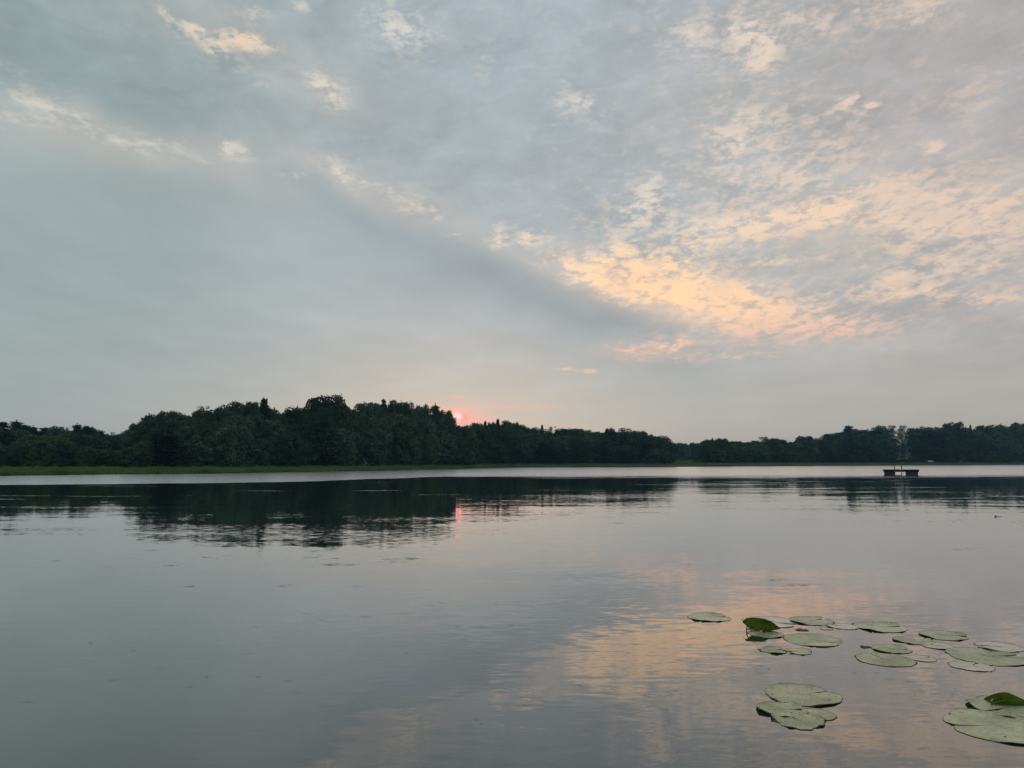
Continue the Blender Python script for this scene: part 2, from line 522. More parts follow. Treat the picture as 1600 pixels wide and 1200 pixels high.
n.put(n.n('ShaderNodeOutputMaterial').inputs[0], b.outputs[0])
land = link('ground', mesh_np('ground', V, Fc, 4), m)
tag(land, kind='structure')

def land_z(px, D):
    s = D - shore(px)
    return inland_z(s) + (wob(px, s) if s > 0.5 else 0)

# marsh grass along the water
def blades(count, lo, hi, h0, h1, wid, seed, pxr=(-260, 1860), bias=1.0):
    r = np.random.default_rng(seed)
    px = r.uniform(*pxr, count)
    sd = np.interp(px, SX, SD)
    s = lo + (hi - lo) * r.random(count) ** bias
    D = sd + s
    X = (px - 800) / F * D
    Z = np.interp(s, [-2, -0.05, 0.0, 2, 10, 25, 60], [-0.1, 0.0, 0.08, 0.15, 0.38, 0.8, 1.25])
    clump = 0.8 + 0.30 * np.sin(px * 0.19 + s) * np.sin(px * 0.071 - s * 0.7) + 0.35 * np.clip(np.sin(px * .043) * np.sin(px * .117 + 1), 0, 1)
    hh = r.uniform(h0, h1, count) * clump
    a = r.uniform(0, math.pi, count)
    w_ = wid * r.uniform(0.5, 1.4, count)
    lean = r.normal(0, 0.25, (count, 2)) * hh[:, None]
    v = np.zeros((count, 3, 3))
    v[:, 0] = np.stack([X - np.cos(a) * w_, D - np.sin(a) * w_, Z], 1)
    v[:, 1] = np.stack([X + np.cos(a) * w_, D + np.sin(a) * w_, Z], 1)
    v[:, 2] = np.stack([X + lean[:, 0], D + lean[:, 1], Z + hh], 1)
    return v.reshape(-1, 3)
M['grass'] = foliage('marsh_grass', (0.085, 0.165, 0.045), (0.150, 0.230, 0.075), 0.0, 0.12, 0.3)
gv = np.concatenate([blades(90000, -0.3, 28, 0.22, 0.42, 0.06, 3), blades(30000, -0.5, 3, 0.2, 0.45, 0.05, 4)] +
    [blades(int(260 * wdt_), -0.6, 2.2, 0.30, 0.62, 0.035, 50 + i_, (c_ - wdt_, c_ + wdt_)) for i_, (c_, wdt_) in enumerate(((18, 7), (96, 12), (150, 5), (238, 9), (330, 14), (398, 6), (455, 10), (540, 6), (610, 13), (668, 5), (742, 11), (800, 5), (905, 9), (1010, 12), (1130, 8), (1222, 14), (1300, 6), (1390, 9), (1500, 12), (1580, 7)))])
gr = link('grass', mesh_np('grass', gv, np.arange(len(gv)).reshape(-1, 3), 3), M['grass'])
tag(gr, 'strip of green marsh grass along the far shoreline', 'grass', kind='stuff')

# ------------------------------------------------------------------ trees
def leaf_quads(cen, nor, size, r):
    """random leaf clump cards, oriented around their normals"""
    k = len(cen)
    t = r.normal(size=(k, 3))
    nor = nor / (np.linalg.norm(nor, axis=1, keepdims=True) + 1e-9)
    u = np.cross(nor, t)
    u /= (np.linalg.norm(u, axis=1, keepdims=True) + 1e-9)
    w_ = np.cross(nor, u)
    s = (size * r.uniform(0.55, 1.45, k))[:, None]
    a = r.uniform(0.55, 1.0, k)[:, None]
    bow = nor * s * r.uniform(-.35, .35, (k, 1))
    q = np.stack([cen - u * s, cen - w_ * s * a + bow, cen + u * s, cen + w_ * s * a - bow], 1)
    return q.reshape(-1, 3)

TH0 = 13.0      # prototypes are 13 m tall
def profile(kind, t, r=None):
    if kind == 'round':   return 4.6 * math.sqrt(max(0.0, 1 - ((t - 0.50) / 0.52) ** 2)) if t > .5 else 4.6 - 1.0 * ((.5 - t) / .5) ** 2
    if kind == 'oak':     return 5.6 * (max(0.0, 1 - ((t - 0.55) / 0.46) ** 2.0)) ** 0.42 if t > .55 else 5.6 - 1.2 * ((.55 - t) / .55)
    if kind == 'tall':    return 3.2 * (max(0.0, 1 - ((t - 0.55) / 0.46) ** 2)) ** 0.5 if t > .55 else 3.2 - .2 * (.55 - t)
    return 3.0

def make_broad(kind, seed, lobes, per, lobe_r, leaf, low=0.04, airy=False):
    r = np.random.default_rng(seed)
    cs, rs = [], []
    ph = r.uniform(0, 6.28, 4)
    for i in range(lobes):
        t = low + (0.95 - low) * ((i + r.random()) / lobes) ** 0.8
        R = profile(kind, t)
        a = i * 2.39996 + r.normal() * .35
        lump = 1 + 0.17 * math.sin(a * 2 + ph[0]) + 0.13 * math.sin(a * 3 + ph[1] + t * 6)
        lr = lobe_r * r.uniform(0.6, 1.25) * (0.8 if t > .8 else 1.0)
        rr = max(0.0, R * lump - lr * r.uniform(.55, .95)) if not airy else R * lump * r.uniform(.25, .85)
        c = np.array([rr * math.cos(a), rr * math.sin(a), t * TH0])
        if c[2] + lr * .8 > TH0 * (1 - .06 * r.random()): c[2] = TH0 * (1 - .06 * r.random()) - lr * .8
        cs.append(c); rs.append(lr)
    cen, nor = [], []
    for c, lr in zip(cs, rs):
        k = int(per * (lr / lobe_r) ** 2 * r.uniform(.75, 1.15))
        d = r.normal(size=(k, 3))
        d /= np.linalg.norm(d, axis=1, keepdims=True)
        d[:, 2] = np.where(d[:, 2] < -0.45, -d[:, 2], d[:, 2])
        rad = lr * (1.08 - .36 * r.random(k) ** 1.6)[:, None]
        cen.append(c + d * rad * np.array([1.12, 1.12, 0.80]))
        nor.append(d * 1.0 + r.normal(size=(k, 3)) * 0.40 + np.array([0, 0, .6]))
    cs_, rs_ = np.array(cs), np.array(rs)
    # loose sprigs poking out
    k = per * 5
    j = r.integers(0, len(cs), k)
    d = r.normal(size=(k, 3)); d /= np.linalg.norm(d, axis=1, keepdims=True); d[:, 2] = np.abs(d[:, 2])
    cen.append(cs_[j] + d * (rs_[j] * r.uniform(1.0, 1.3, k))[:, None] * np.array([1.1, 1.1, .85])); nor.append(r.normal(size=(k, 3)))
    # leaves deeper inside the crown
    if not airy:
        k = 1800
        t = r.uniform(.03, .9, k)
        R = np.array([profile(kind, x_) for x_ in t]) * .72 * np.sqrt(r.random(k))
        a = r.uniform(0, 6.283, k)
        cen.append(np.stack([R * np.cos(a), R * np.sin(a), t * TH0], 1)); nor.append(r.normal(size=(k, 3)))
    cen = np.concatenate(cen); nor = np.concatenate(nor)
    cen[:, 2] = np.clip(cen[:, 2], .1, TH0 + .15)
    sz = leaf * np.ones(len(cen))
    if not airy: sz[-1800:] = leaf * 2.0
    q = leaf_quads(cen, nor, sz, r)
    crown = mesh_np('crown', q, np.arange(len(q)).reshape(-1, 4), 4)
    tb = MB()
    bend = [(0, 0, -0.4)] + [(0.25 * math.sin(seed + i), 0.25 * math.cos(seed * 2 + i), TH0 * tt) for i, tt in enumerate((.12, .3, .5, .7, .88))]
    tb.tube(bend, [.34, .27, .22, .17, .11, .04], 8)
    for j in r.permutation(len(cs))[:16]:
        c = cs[j]
        z0 = max(TH0 * .12, c[2] * r.uniform(.5, .75))
        s0 = np.array([0.2 * math.sin(seed), 0.1, z0])
        midp = (s0 + c) / 2 + np.array([0, 0, .4])
        tb.tube([s0, midp, c], [.11, .07, .025], 5)
    return crown, tb.mesh('trunk')

def make_pine(seed, spread, dense, leaf, cone=0.0, z0=.2):
    r = np.random.default_rng(seed)
    cen, nor = [], []
    tb = MB()
    tb.tube([(0, 0, -.4), (.05, 0, TH0 * .3), (0, .08, TH0 * .65), (0, 0, TH0 * .99)], [.26, .2, .12, .02], 8)
    zc = TH0 * z0
    while zc < TH0 * .97:
        t = zc / TH0
        base = spread * ((1.03 - t) ** (1.0 if cone else .45)) * (1.0 if t > .35 else .9)
        nb = r.integers(4, 7)
        a0_ = r.uniform(0, 6.28)
        for i in range(nb):
            a = a0_ + i * 6.283 / nb + r.normal() * .25
            L = base * (r.uniform(.55, 1.25) if not cone else r.uniform(.75, 1.15)) + .08
            up = r.uniform(-.05, .28) if not cone else r.uniform(-.25, .05)
            e = np.array([L * math.cos(a), L * math.sin(a), zc + L * up])
            tb.tube([(0, 0, zc), e], [.06, .015], 4)
            k = int(dense * (L + .3))
            s = r.uniform(.25, 1.0, k)
            p = np.array([0, 0, zc]) + (e - np.array([0, 0, zc])) * s[:, None]
            wdt = .06 + .14 * L if cone else .14 + .20 * L
            p += r.normal(size=(k, 3)) * np.array([wdt, wdt, .13])
            cen.append(p)
            nor.append(r.normal(size=(k, 3)) * .5 + np.array([0, 0, .8]))
        zc += r.uniform(.28, .6) if not cone else r.uniform(.26, .42)
    k = 60
    p = np.stack([r.normal(0, .12, k), r.normal(0, .12, k), r.uniform(TH0 * .88, TH0 * 1.0, k)], 1)
    cen.append(p); nor.append(r.normal(size=(k, 3)))
    cen = np.concatenate(cen); nor = np.concatenate(nor)
    q = leaf_quads(cen, nor, leaf, r)
    return mesh_np('crown', q, np.arange(len(q)).reshape(-1, 4), 4), tb.mesh('trunk')

PROTO = {
    'round': [make_broad('round', s, 95, 125, 1.25, .21) for s in (1, 2, 3)],
    'oak':   [make_broad('oak', s, 120, 120, 1.35, .21) for s in (11, 12, 13)],
    'tall':  [make_broad('tall', s, 75, 115, 1.15, .20) for s in (21, 22)],
    'airy':  [make_broad('round', s, 62, 95, 1.05, .15, .10, True) for s in (31, 32)],
    'pine':  [make_pine(s, 3.0, 60, .15) for s in (41, 42)],
    'cone':  [make_pine(s, 3.2, 50, .15, 1.0, .06) for s in (51, 52)],
}
WID = {'round': 10.4, 'oak': 12.4, 'tall': 7.6, 'airy': 10.2, 'pine': 5.6, 'cone': 4.8}
NAMES = {'round': 'broadleaf_tree', 'oak': 'oak_tree', 'tall': 'broadleaf_tree', 'airy': 'broadleaf_tree', 'pine': 'pine_tree', 'cone': 'spruce_tree'}
prand = random.Random(5)
used_mesh = {}
def plant(px, top, wpx, D, kind, label, group, leafmat=None, cat='tree'):
    crown, trunk = prand.choice(PROTO[kind])
    lm = leafmat or ('needle' if kind in ('pine', 'cone') else 'leaf')
    X, Y, Zt = at_depth(px, top, D)
    zb = land_z(px, D) - .15
    hgt = Zt - zb
    wid = wpx * D / F
    o = empty(NAMES[kind], (X, Y, zb), prand.uniform(0, 6.28))
    sw = wid / WID[kind] * {'cone': 1.15, 'pine': 1.25, 'airy': 1.1}.get(kind, 1.08)
    o.scale = (sw, sw, hgt / TH0)
    key = (crown.name, lm)
    if key not in used_mesh:
        me = crown if not any(k[0] == crown.name for k in used_mesh) else crown.copy()
        me.materials.clear(); me.materials.append(M[lm])
        used_mesh[key] = me
    c = bpy.data.objects.new('crown', used_mesh[key]); C.objects.link(c); c.parent = o
    if not trunk.materials: trunk.materials.append(M['bark'])
    t = bpy.data.objects.new('trunk', trunk); C.objects.link(t); t.parent = o
    tag(o, label, cat, group)
    return o

# skyline trees: (px, top, width, kind, extra depth, words that set it apart or None)
A_ = 'low wood at the left end of the shore'
B_ = 'tall wood left of the sun'
C_ = 'wood right of the sun'
D_ = 'far hazy wood in the gap'
E_ = 'wood on the right shore'
SKY = {
 A_: (26, [(-14, 655, 40, 'round', 0, None), (4, 659, 26, 'pine', 4, None),
      (26, 656, 22, 'pine', 6, 'dark layered pine standing clear above the left edge of the shore'), (40, 664, 14, 'cone', 8, None),
      (52, 665, 18, 'pine', 6, None), (70, 668, 20, 'pine', 7, None), (88, 665, 34, 'round', 5, None), (104, 667, 24, 'airy', 9, None),
      (121, 661, 17, 'pine', 4, 'round-topped pine poking out of the middle of the low left wood'),
      (137, 665, 26, 'round', 6, None), (154, 671, 24, 'round', 6, None), (176, 675, 20, 'airy', 5, None), (189, 677, 22, 'round', 5, None)]),
 B_: (24, [(205, 672, 34, 'round', 0, 'dark low crown forming the left shoulder of the tall wood'), (216, 660, 34, 'oak', 3, None),
      (233, 646, 20, 'pine', 5, 'ragged pine top at the left shoulder of the tall wood'),
      (264, 641, 62, 'oak', 4, None), (291, 647, 26, 'round', 8, None), (317, 634, 48, 'airy', 6, None), (345, 636, 38, 'round', 7, None),
      (375, 626, 62, 'oak', 5, None), (395, 627, 34, 'round', 9, None),
      (413, 621, 44, 'cone', 6, 'pointed spire above the tall wood, left of its big dome'),
      (434, 646, 40, 'round', 3, None), (464, 636, 60, 'round', 5, None),
      (512, 618, 84, 'oak', 6, 'broad domed oak, the highest crown of the whole shoreline'), (546, 636, 40, 'round', 7, None),
      (578, 626, 54, 'oak', 4, None), (600, 623, 12, 'pine', 9, 'tiny wispy top sticking up between two round crowns'),
      (622, 625, 46, 'oak', 6, None), (638, 628, 40, 'airy', 3, None), (658, 632, 36, 'round', 7, None),
      (680, 630, 18, 'pine', 5, 'dark blunt pine just left of the sun'),
      (693, 639, 32, 'oak', 3, 'dark crown whose ragged right edge touches the red sun'),
      (709, 651, 16, 'airy', 1, 'thin leafy crown with the red sun burning through its twigs'),
      (722, 664, 36, 'round', 2, 'low round crown directly below the red sun'), (729, 680, 30, 'round', -4, None)]),
 C_: (28, [(745, 660, 30, 'round', 0, None), (758, 657, 18, 'cone', 5, None), (768, 659, 22, 'tall', 2, None),
      (778, 654, 20, 'cone', 5, None), (790, 656, 20, 'tall', 1, None), (797, 658, 18, 'tall', 5, None), (806, 659, 22, 'round', 4, None), (815, 663, 26, 'round', 6, None),
      (830, 667, 30, 'round', 4, None), (847, 663, 15, 'cone', 6, 'single pointed spruce midway along the wood right of the sun'),
      (862, 666, 28, 'airy', 4, None), (878, 669, 30, 'round', 7, None), (898, 668, 50, 'oak', 5, None), (916, 671, 34, 'oak', 2, None),
      (936, 674, 34, 'round', 8, None), (953, 668, 26, 'round', 3, None), (978, 668, 46, 'airy', 2, 'wide airy crown with sky showing through near the right end'),
      (998, 672, 36, 'oak', 5, None), (1012, 678, 34, 'round', 3, None), (1030, 681, 44, 'oak', 0, 'last round crown at the right tip of the middle wood'), (1043, 690, 26, 'round', -3, None)]),
 D_: (200, [(1046, 693, 16, 'round', 0, None), (1052, 692, 12, 'round', 9, None), (1056, 692, 6, 'cone', 0, None), (1061, 691, 12, 'round', 4, None),
      (1068, 692, 14, 'round', 8, None), (1074, 694, 10, 'tall', 0, None), (1082, 691, 14, 'round', 3, None), (1089, 692, 10, 'tall', 6, None), (1096, 691, 8, 'cone', 0, None)]),
 E_: (38, [(1106, 686, 22, 'round', 0, None), (1113, 684, 12, 'cone', 7, None), (1126, 684, 26, 'oak', 0, None), (1145, 689, 20, 'round', 14, None),
      (1155, 689, 18, 'tall', 18, None), (1168, 690, 22, 'round', 14, None), (1180, 688, 20, 'round', 8, None), (1196, 682, 32, 'airy', 0, None), (1209, 684, 24, 'round', 3, None),
      (1219, 686, 20, 'round', 9, None), (1234, 690, 24, 'round', 5, None), (1258, 680, 34, 'oak', 0, None), (1278, 684, 24, 'airy', 8, None),
      (1302, 676, 36, 'oak', 2, None), (1326, 665, 20, 'pine', 5, 'bushy pine top standing above the rising right-hand wood'), (1322, 674, 34, 'round', 9, None),
      (1343, 670, 32, 'oak', 3, None), (1359, 670, 34, 'oak', 6, None), (1375, 664, 28, 'round', 4, None), (1391, 664, 26, 'airy', 2, None),
      (1408, 664, 24, 'airy', 0, 'open crown full of sky holes above the white house'), (1427, 668, 28, 'round', 5, None), (1446, 666, 30, 'oak', 4, None), (1463, 667, 26, 'round', 7, None),
      (1474, 669, 24, 'round', 3, None), (1488, 659, 38, 'oak', 2, 'dark flat-topped crown standing above the right shore wood, right of the raft'), (1506, 668, 28, 'round', 6, None),
      (1516, 663, 12, 'cone', 9, None), (1534, 664, 30, 'round', 3, None), (1552, 663, 34, 'oak', 5, None), (1571, 664, 30, 'oak', 2, None),
      (1595, 658, 38, 'oak', 4, 'tallest round crown at the right edge of the photo'), (1616, 657, 40, 'round', 2, None), (1640, 660, 40, 'round', 6, None), (1670, 662, 40, 'oak', 4, None)]),
}
def ordn(k):
    w_ = ['first', 'second', 'third', 'fourth', 'fifth', 'sixth', 'seventh', 'eighth', 'ninth', 'tenth']
    if k <= 10: return w_[k - 1]
    return '%d%s' % (k, 'th' if 10 < k % 100 < 14 else {1: 'st', 2: 'nd', 3: 'rd'}.get(k % 10, 'th'))
SHORT = {A_: 'low left-end wood', B_: 'tall wood by the sun', C_: 'middle wood', D_: 'hazy gap wood', E_: 'right shore wood'}
LOOK = {'round': 'round green crown', 'oak': 'broad domed crown', 'tall': 'slim upright crown', 'airy': 'loose airy crown', 'pine': 'layered pine top', 'cone': 'pointed evergreen top'}
for sec, (inl, lst) in SKY.items():
    seen = {}
    for px, top, wp, kind, ex_, lab in sorted(lst, key=lambda t: t[0]):
        seen[kind] = seen.get(kind, 0) + 1
        if lab is None:
            lab = '%s %s from the left, %s' % (ordn(seen[kind]), LOOK[kind], SHORT[sec])
        plant(px, top, wp, shore(px) + inl + ex_, kind, lab, 'trees of the ' + sec)

def skyline(sec, px):
    pts = sorted((p[0], p[1]) for p in SKY[sec][1])
    return float(np.interp(px, [p[0] for p in pts], [p[1] for p in pts]))
# crowns in front of the skyline trees: they close the wood down to the ground
FR = [(A_, -30, 195, 25, 'lower tree in the front of the low wood at the left end'),
      (B_, 196, 738, 27, 'lower tree in the front of the tall wood left of the sun'),
      (C_, 738, 1046, 25, 'lower tree in the front of the wood right of the sun'),
      (E_, 1104, 1640, 24, 'lower tree in the front of the wood on the right shore')]
for sec, p0, p1, step, lab in FR:
    px = p0 + step * .4
    seen = {}
    ROWN = ('in front', 'half hidden', 'at the back')
    while px < p1:
        inl = SKY[sec][0]
        sk = skyline(sec, px)
        base = 727 if sec in (A_, B_) else 722
        for row, (fr0, fr1, dd, wf) in enumerate(((.42, .68, -5.0, 1.7), (.74, .88, -1.0, 1.8), (.88, .95, 10.0, 1.9))):
            if row == 0 and (1398 < px < 1436 or 1488 < px < 1504): continue
            if row >= 1 and 1400 < px < 1426: continue
            t = prand.uniform(fr0, fr1)
            top = base - (base - sk) * t
            k = prand.choice(['round', 'round', 'oak', 'tall', 'airy'] if prand.random() > .04 else ['pine', 'cone'])
            seen[k, row] = seen.get((k, row), 0) + 1
            lab_ = 'lower %s %s, %s from the left, %s' % (LOOK[k], ROWN[row], ordn(seen[k, row]), SHORT[sec])
            plant(px + prand.uniform(-5, 5), top, step * wf * prand.uniform(.85, 1.25), shore(px) + inl + dd + prand.uniform(-1.5, 1.5), k,
                  lab_, 'front row of the ' + sec,
                  'leaf2' if prand.random() < (.35 if sec == A_ else .12) and k not in ('pine', 'cone') else None)
        px += step
plant(134, 697, 24, shore(134) + 19, 'round', 'small pale olive tree at the foot of the low left wood', 'trees of the ' + A_, 'leaf2')
plant(733, 668, 26, shore(733) + 20, 'round', 'fresher green tree closing the right end of the tall wood', 'trees of the ' + B_, 'leaf2')

# undergrowth: leafy mass closing the foot of every wood
r = np.random.default_rng(77)
cen, nor = [], []
for sec, (p0, p1), kk, inl, hh in ((A_, (-200, 196), 9000, 22, 2.6), (B_, (196, 740), 20000, 20, 2.6), (C_, (740, 1046), 14000, 24, 2.8), (D_, (1040, 1104), 5000, 150, 3.0), (E_, (1104, 1860), 26000, 33, 2.6)):
    px = r.uniform(p0, p1, kk)
    D = np.interp(px, SX, SD) + inl + r.uniform(-2.0, 5, kk) + 1.5 * np.sin(px * .12)
    top = hh * (.6 + .4 * np.sin(px * .23) * np.sin(px * .061 + 2)) * np.clip((D - np.interp(px, SX, SD) - inl + 3) / 4, .2, 1)
    Z = r.random(kk) ** .7 * top + inland_z(inl) - .1
    cen.append(np.stack([(px - 800) / F * D, D, Z], 1))
    nor.append(r.normal(size=(kk, 3)) + np.array([0, -.3, .5]))
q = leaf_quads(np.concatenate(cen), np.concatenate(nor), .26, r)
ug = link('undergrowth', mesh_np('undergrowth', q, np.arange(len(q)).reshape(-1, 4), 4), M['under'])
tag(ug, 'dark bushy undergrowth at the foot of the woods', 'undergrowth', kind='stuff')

# low shrubs in the field beyond the gap
def shrub(px, top, wpx, D, label):
    X, Y, Zt = at_depth(px, top, D)
    zb = land_z(px, D) - .1
    o = empty('shrub', (X, Y, zb))
    r_ = np.random.default_rng(int(px * 7))
    R = wpx * D / F / 2
    hg = Zt - zb
    d = r_.normal(size=(900, 3)); d /= np.linalg.norm(d, axis=1, keepdims=True); d[:, 2] = np.abs(d[:, 2])
    lump = 1 + .2 * np.sin(d[:, 0] * 5 + px) * np.cos(d[:, 2] * 6)
    p = d * np.array([R, R, hg]) * (lump * r_.uniform(.6, 1.0, 900))[:, None]
    q_ = leaf_quads(p, d + r_.normal(size=(900, 3)) * .5, .16, r_)
    link('foliage', mesh_np('foliage', q_, np.arange(len(q_)).reshape(-1, 4), 4), M['leaf2'], o)
    tb = MB()
    for i in range(5):
        a = i * 1.26
        tb.tube([(0, 0, -.1), (R * .4 * math.cos(a), R * .4 * math.sin(a), hg * .6)], [.06, .02], 5)
    tb.build('stem', M['bark'], o)
    tag(o, label, 'shrub', 'shrubs in the field beyond the gap')
shrub(1087, 718, 14, shore(1087) + 60, 'pale low shrub in the gap, wider of the pair by the right wood')
shrub(1099, 718.5, 9, shore(1099) + 56, 'smaller pale low shrub touching the left end of the right wood')
shrub(1064, 715, 22, shore(1064) + 90, 'long grey-green shrub behind the pale pole in the gap')

# ------------------------------------------------------------------ pole, leaning dead trunks
D = shore(1059) + 45
X, Y, Zt = at_depth(1059.2, 702, D)
zb = land_z(1059, D) - .1
po = empty('pole', (X, Y, zb))
tag(po, 'thin pale pole standing in the gap between the woods', 'pole')
MB().tube([(0, 0, 0), (0, 0, (Zt - zb) * .5), (0, 0, Zt - zb)], [.09, .08, .06], 8).build('shaft', M['pale_bark'], po)
MB().tube([(-.5, 0, Zt - zb - .25), (.5, 0, Zt - zb - .25)], [.05, .05], 6).build('crossarm', M['pale_bark'], po)

D = shore(570) + 10
b0 = at_depth(571.5, 731, D); t0 = at_depth(567.5, 715, D); e0_ = at_depth(581, 731, D); m0 = at_depth(570.2, 721, D)
ds = empty('dead_tree', (b0[0], b0[1], land_z(570, D) - .1))
tag(ds, 'bare grey dead trunk with a broken stem leaning off it', 'dead tree')
rel = lambda p: (p[0] - b0[0], p[1] - b0[1], p[2] - (land_z(570, D) - .1))
MB().tube([(0, 0, 0), rel(m0), rel(t0)], [.09, .075, .03], 7).build('trunk', M['pale_bark'], ds)
MB().tube([rel(m0), (rel(e0_)[0] * .6 + rel(m0)[0] * .4, .2, rel(m0)[2] * .45), (rel(e0_)[0], .5, .1)], [.06, .05, .04], 7).build('broken_stem', M['pale_bark'], ds)

# ------------------------------------------------------------------ houses half hidden in the right-hand wood
def house(px0, px1, ptop, peave, D, wallm, roofm, label, rz=0.0, stor=2, name='house', deep=7.0):
    xm, Y, Zt = at_depth((px0 + px1) / 2, ptop, D)
    _, _, Ze = at_depth((px0 + px1) / 2, peave, D)
    zb = land_z((px0 + px1) / 2, D) - .1
    W = (px1 - px0) * D / F
    o = empty(name, (xm, Y, zb), rz)
    he, ht = Ze - zb, Zt - zb
    w2 = W / 2
    wm = MB().box(-w2, w2, 0, deep, 0, he)
    wm.poly([(-w2, 0.0, he), (-w2, deep, he), (-w2, deep / 2, ht - .1), (w2, 0, he), (w2, deep, he), (w2, deep / 2, ht - .1)], [(0, 1, 2), (3, 5, 4)])
    wm.build('wall', wallm, o)
    rv = []
    ov = .35
    for zz in (0, .14):
        rv += [(-w2 - ov, -ov, he - .12 + zz), (w2 + ov, -ov, he - .12 + zz), (-w2 - ov, deep / 2, ht + zz), (w2 + ov, deep / 2, ht + zz), (-w2 - ov, deep + ov, he - .12 + zz), (w2 + ov, deep + ov, he - .12 + zz)]
    rf = MB().poly(rv, [(0, 2, 3, 1), (2, 4, 5, 3), (6, 7, 9, 8), (8, 9, 11, 10), (0, 1, 7, 6), (4, 10, 11, 5), (0, 6, 8, 2), (2, 8, 10, 4), (1, 3, 9, 7), (3, 5, 11, 9)]).build('roof', roofm, o)
    if stor == 2:
        MB().box(w2 * .4, w2 * .4 + .7, deep / 2 - .35, deep / 2 + .35, ht - .6, ht + .9).build('chimney', M['grey'], rf)
    nw = max(2, int(W / 2.4))
    for k in range(stor):
        zc = he * (k + .55) / stor
        for i in range(nw):
            xc = -w2 + W * (i + .5) / nw
            if k == 0 and i == nw // 2:
                MB().box(xc - .45, xc + .45, -.06, .02, .1, 2.1).build('door', M['slate'], o)
                continue
            wd = MB().box(xc - .5, xc + .5, -.05, .02, zc - .55, zc + .55).build('window', M['glass'], o)
            fr_ = MB()
            for (a, b_, c, d_) in ((-.58, -.5, -.63, .63), (.5, .58, -.63, .63), (-.5, .5, .55, .63), (-.5, .5, -.63, -.55), (-.03, .03, -.55, .55)):
                fr_.box(xc + a, xc + b_, -.08, .02, zc + c, zc + d_)
            fr_.build('frame', M['white'], wd)
    tag(o, label, 'house')
    return o
house(1401, 1427, 695.0, 698.5, shore(1412) + 44, M['white'], M['slate'], 'white house glimpsed between the trees on the right shore', .12, 2)
house(1518, 1536, 694.5, 700, shore(1527) + 33.5, M['grey'], M['rust'], 'cabin with a rust-red roof, half hidden by trees near the right edge', -.2, 1, 'cabin', 5.0)
house(1551, 1560, 703.5, 706.5, shore(1555) + 31, M['grey'], M['slate'], 'small pale shed among dark trees right of the rust-roofed cabin', .1, 1, 'shed', 3.0)

def rowboat(px, D, L, label, rz, mt):
    """upturned rowing boat lying on the bank"""
    X = (px - 800) / F * D
    zb = land_z(px, D)
    o = empty('rowboat', (X, D, zb + .25), rz)
    st_, sg = 13, 8
    v, f_ = [], []
    for i in range(st_):
        t = i / (st_ - 1)
        wdt = .62 * math.sin(math.pi * min(1, t * .82 + .18)) ** .6 + .02
        for k in range(sg + 1):
            a = math.pi * k / sg
            v.append(((t - .5) * L, wdt * math.cos(a), .52 * math.sin(a) ** .8 * (1 - .25 * abs(t - .5) * 2)))
    for i in range(st_ - 1):
        for k in range(sg):
            b_ = i * (sg + 1) + k
            f_.append((b_, b_ + 1, b_ + sg + 2, b_ + sg + 1))
    MB().poly(v, f_).build('hull', mt, o)
    MB().box(-L * .45, L * .45, -.02, .02, .5, .58).build('keel', M['grey'], o)
    tag(o, label, 'boat', 'upturned boats on the right bank')
rowboat(1450.5, shore(1450) + 26, 3.0, 'white upturned rowing boat on the bank right of the swim raft', .3, M['white'])
rowboat(1497.5, shore(1497) + 24, 2.0, 'short pale upturned boat at the foot of the small lawn', 1.2, M['white'])

# ------------------------------------------------------------------ swim raft
rx, ry, _ = ground(1408, 742.8)
raft = empty('swim_raft', (rx, ry, 0), -math.atan2(rx, ry))   # its side faces the viewer
tag(raft, 'dark wooden swim raft on blue floats with two ladder posts', 'raft')
k = ry / F * math.cos(math.atan2(rx, ry))
W2 = 28 * k
MB_ = MB()
dz0 = 0.48
npl = 22
for i in range(npl):
    x0 = -W2 + 2 * W2 * i / npl
    MB_.box(x0 + .008, x0 + 2 * W2 / npl - .008, -1.55, 1.55, dz0 + .10, dz0 + .16)
MB_.build('deck', M['deck'], raft)
fm = MB().box(-W2 + .03, W2 - .03, -1.5, -1.42, dz0 - .08, dz0 + .098).box(-W2 + .03, W2 - .03, 1.42, 1.5, dz0 - .08, dz0 + .098)
fm.box(-W2 + .03, -W2 + .11, -1.42, 1.42, dz0 - .08, dz0 + .098).box(W2 - .11, W2 - .03, -1.42, 1.42, dz0 - .08, dz0 + .098)
fm.build('frame', M['deck'], raft)
def floatbox(x0, x1):
    f_ = MB()
    # ribbed plastic tank with a chamfered outline
    zt, zb_, ch = dz0 - .02, -.25, .06
    for (ya, yb) in ((-1.38, 1.38),):
        pts = [(x0 + ch, zb_), (x1 - ch, zb_), (x1, zb_ + ch), (x1, zt - ch), (x1 - ch, zt), (x0 + ch, zt), (x0, zt - ch), (x0, zb_ + ch)]
        v = [(a, ya, b_) for a, b_ in pts] + [(a, yb, b_) for a, b_ in pts]
        f = [tuple(range(8)), tuple(range(15, 7, -1))] + [(i, i + 8, (i + 1) % 8 + 8, (i + 1) % 8) for i in range(8)]
        f_.poly(v, f)
    for i in range(4):
        xr = x0 + (x1 - x0) * (i + .5) / 4
        f_.box(xr - .04, xr + .04, -1.41, -1.38, zb_ + .1, zt - .08)
    f_.build('float', M['float'], raft)
floatbox(-26 * k, -9.0 * k)
floatbox(7.0 * k, 26 * k)
def hoop(x, matl, name, low):
    pts = [(x, -1.62, low), (x, -1.62, dz0 + .2), (x, -1.60, dz0 + .58), (x, -1.48, dz0 + .68), (x, -1.32, dz0 + .6), (x, -1.30, dz0 + .16)]
    return MB().tube(pts, [.045] * 6, 7).build(name, matl, raft)
hoop(-9.4 * k, M['railp'], 'post', dz0 - .1)
lad = hoop(1.2 * k, M['rail'], 'post', -.3)
rg = MB()
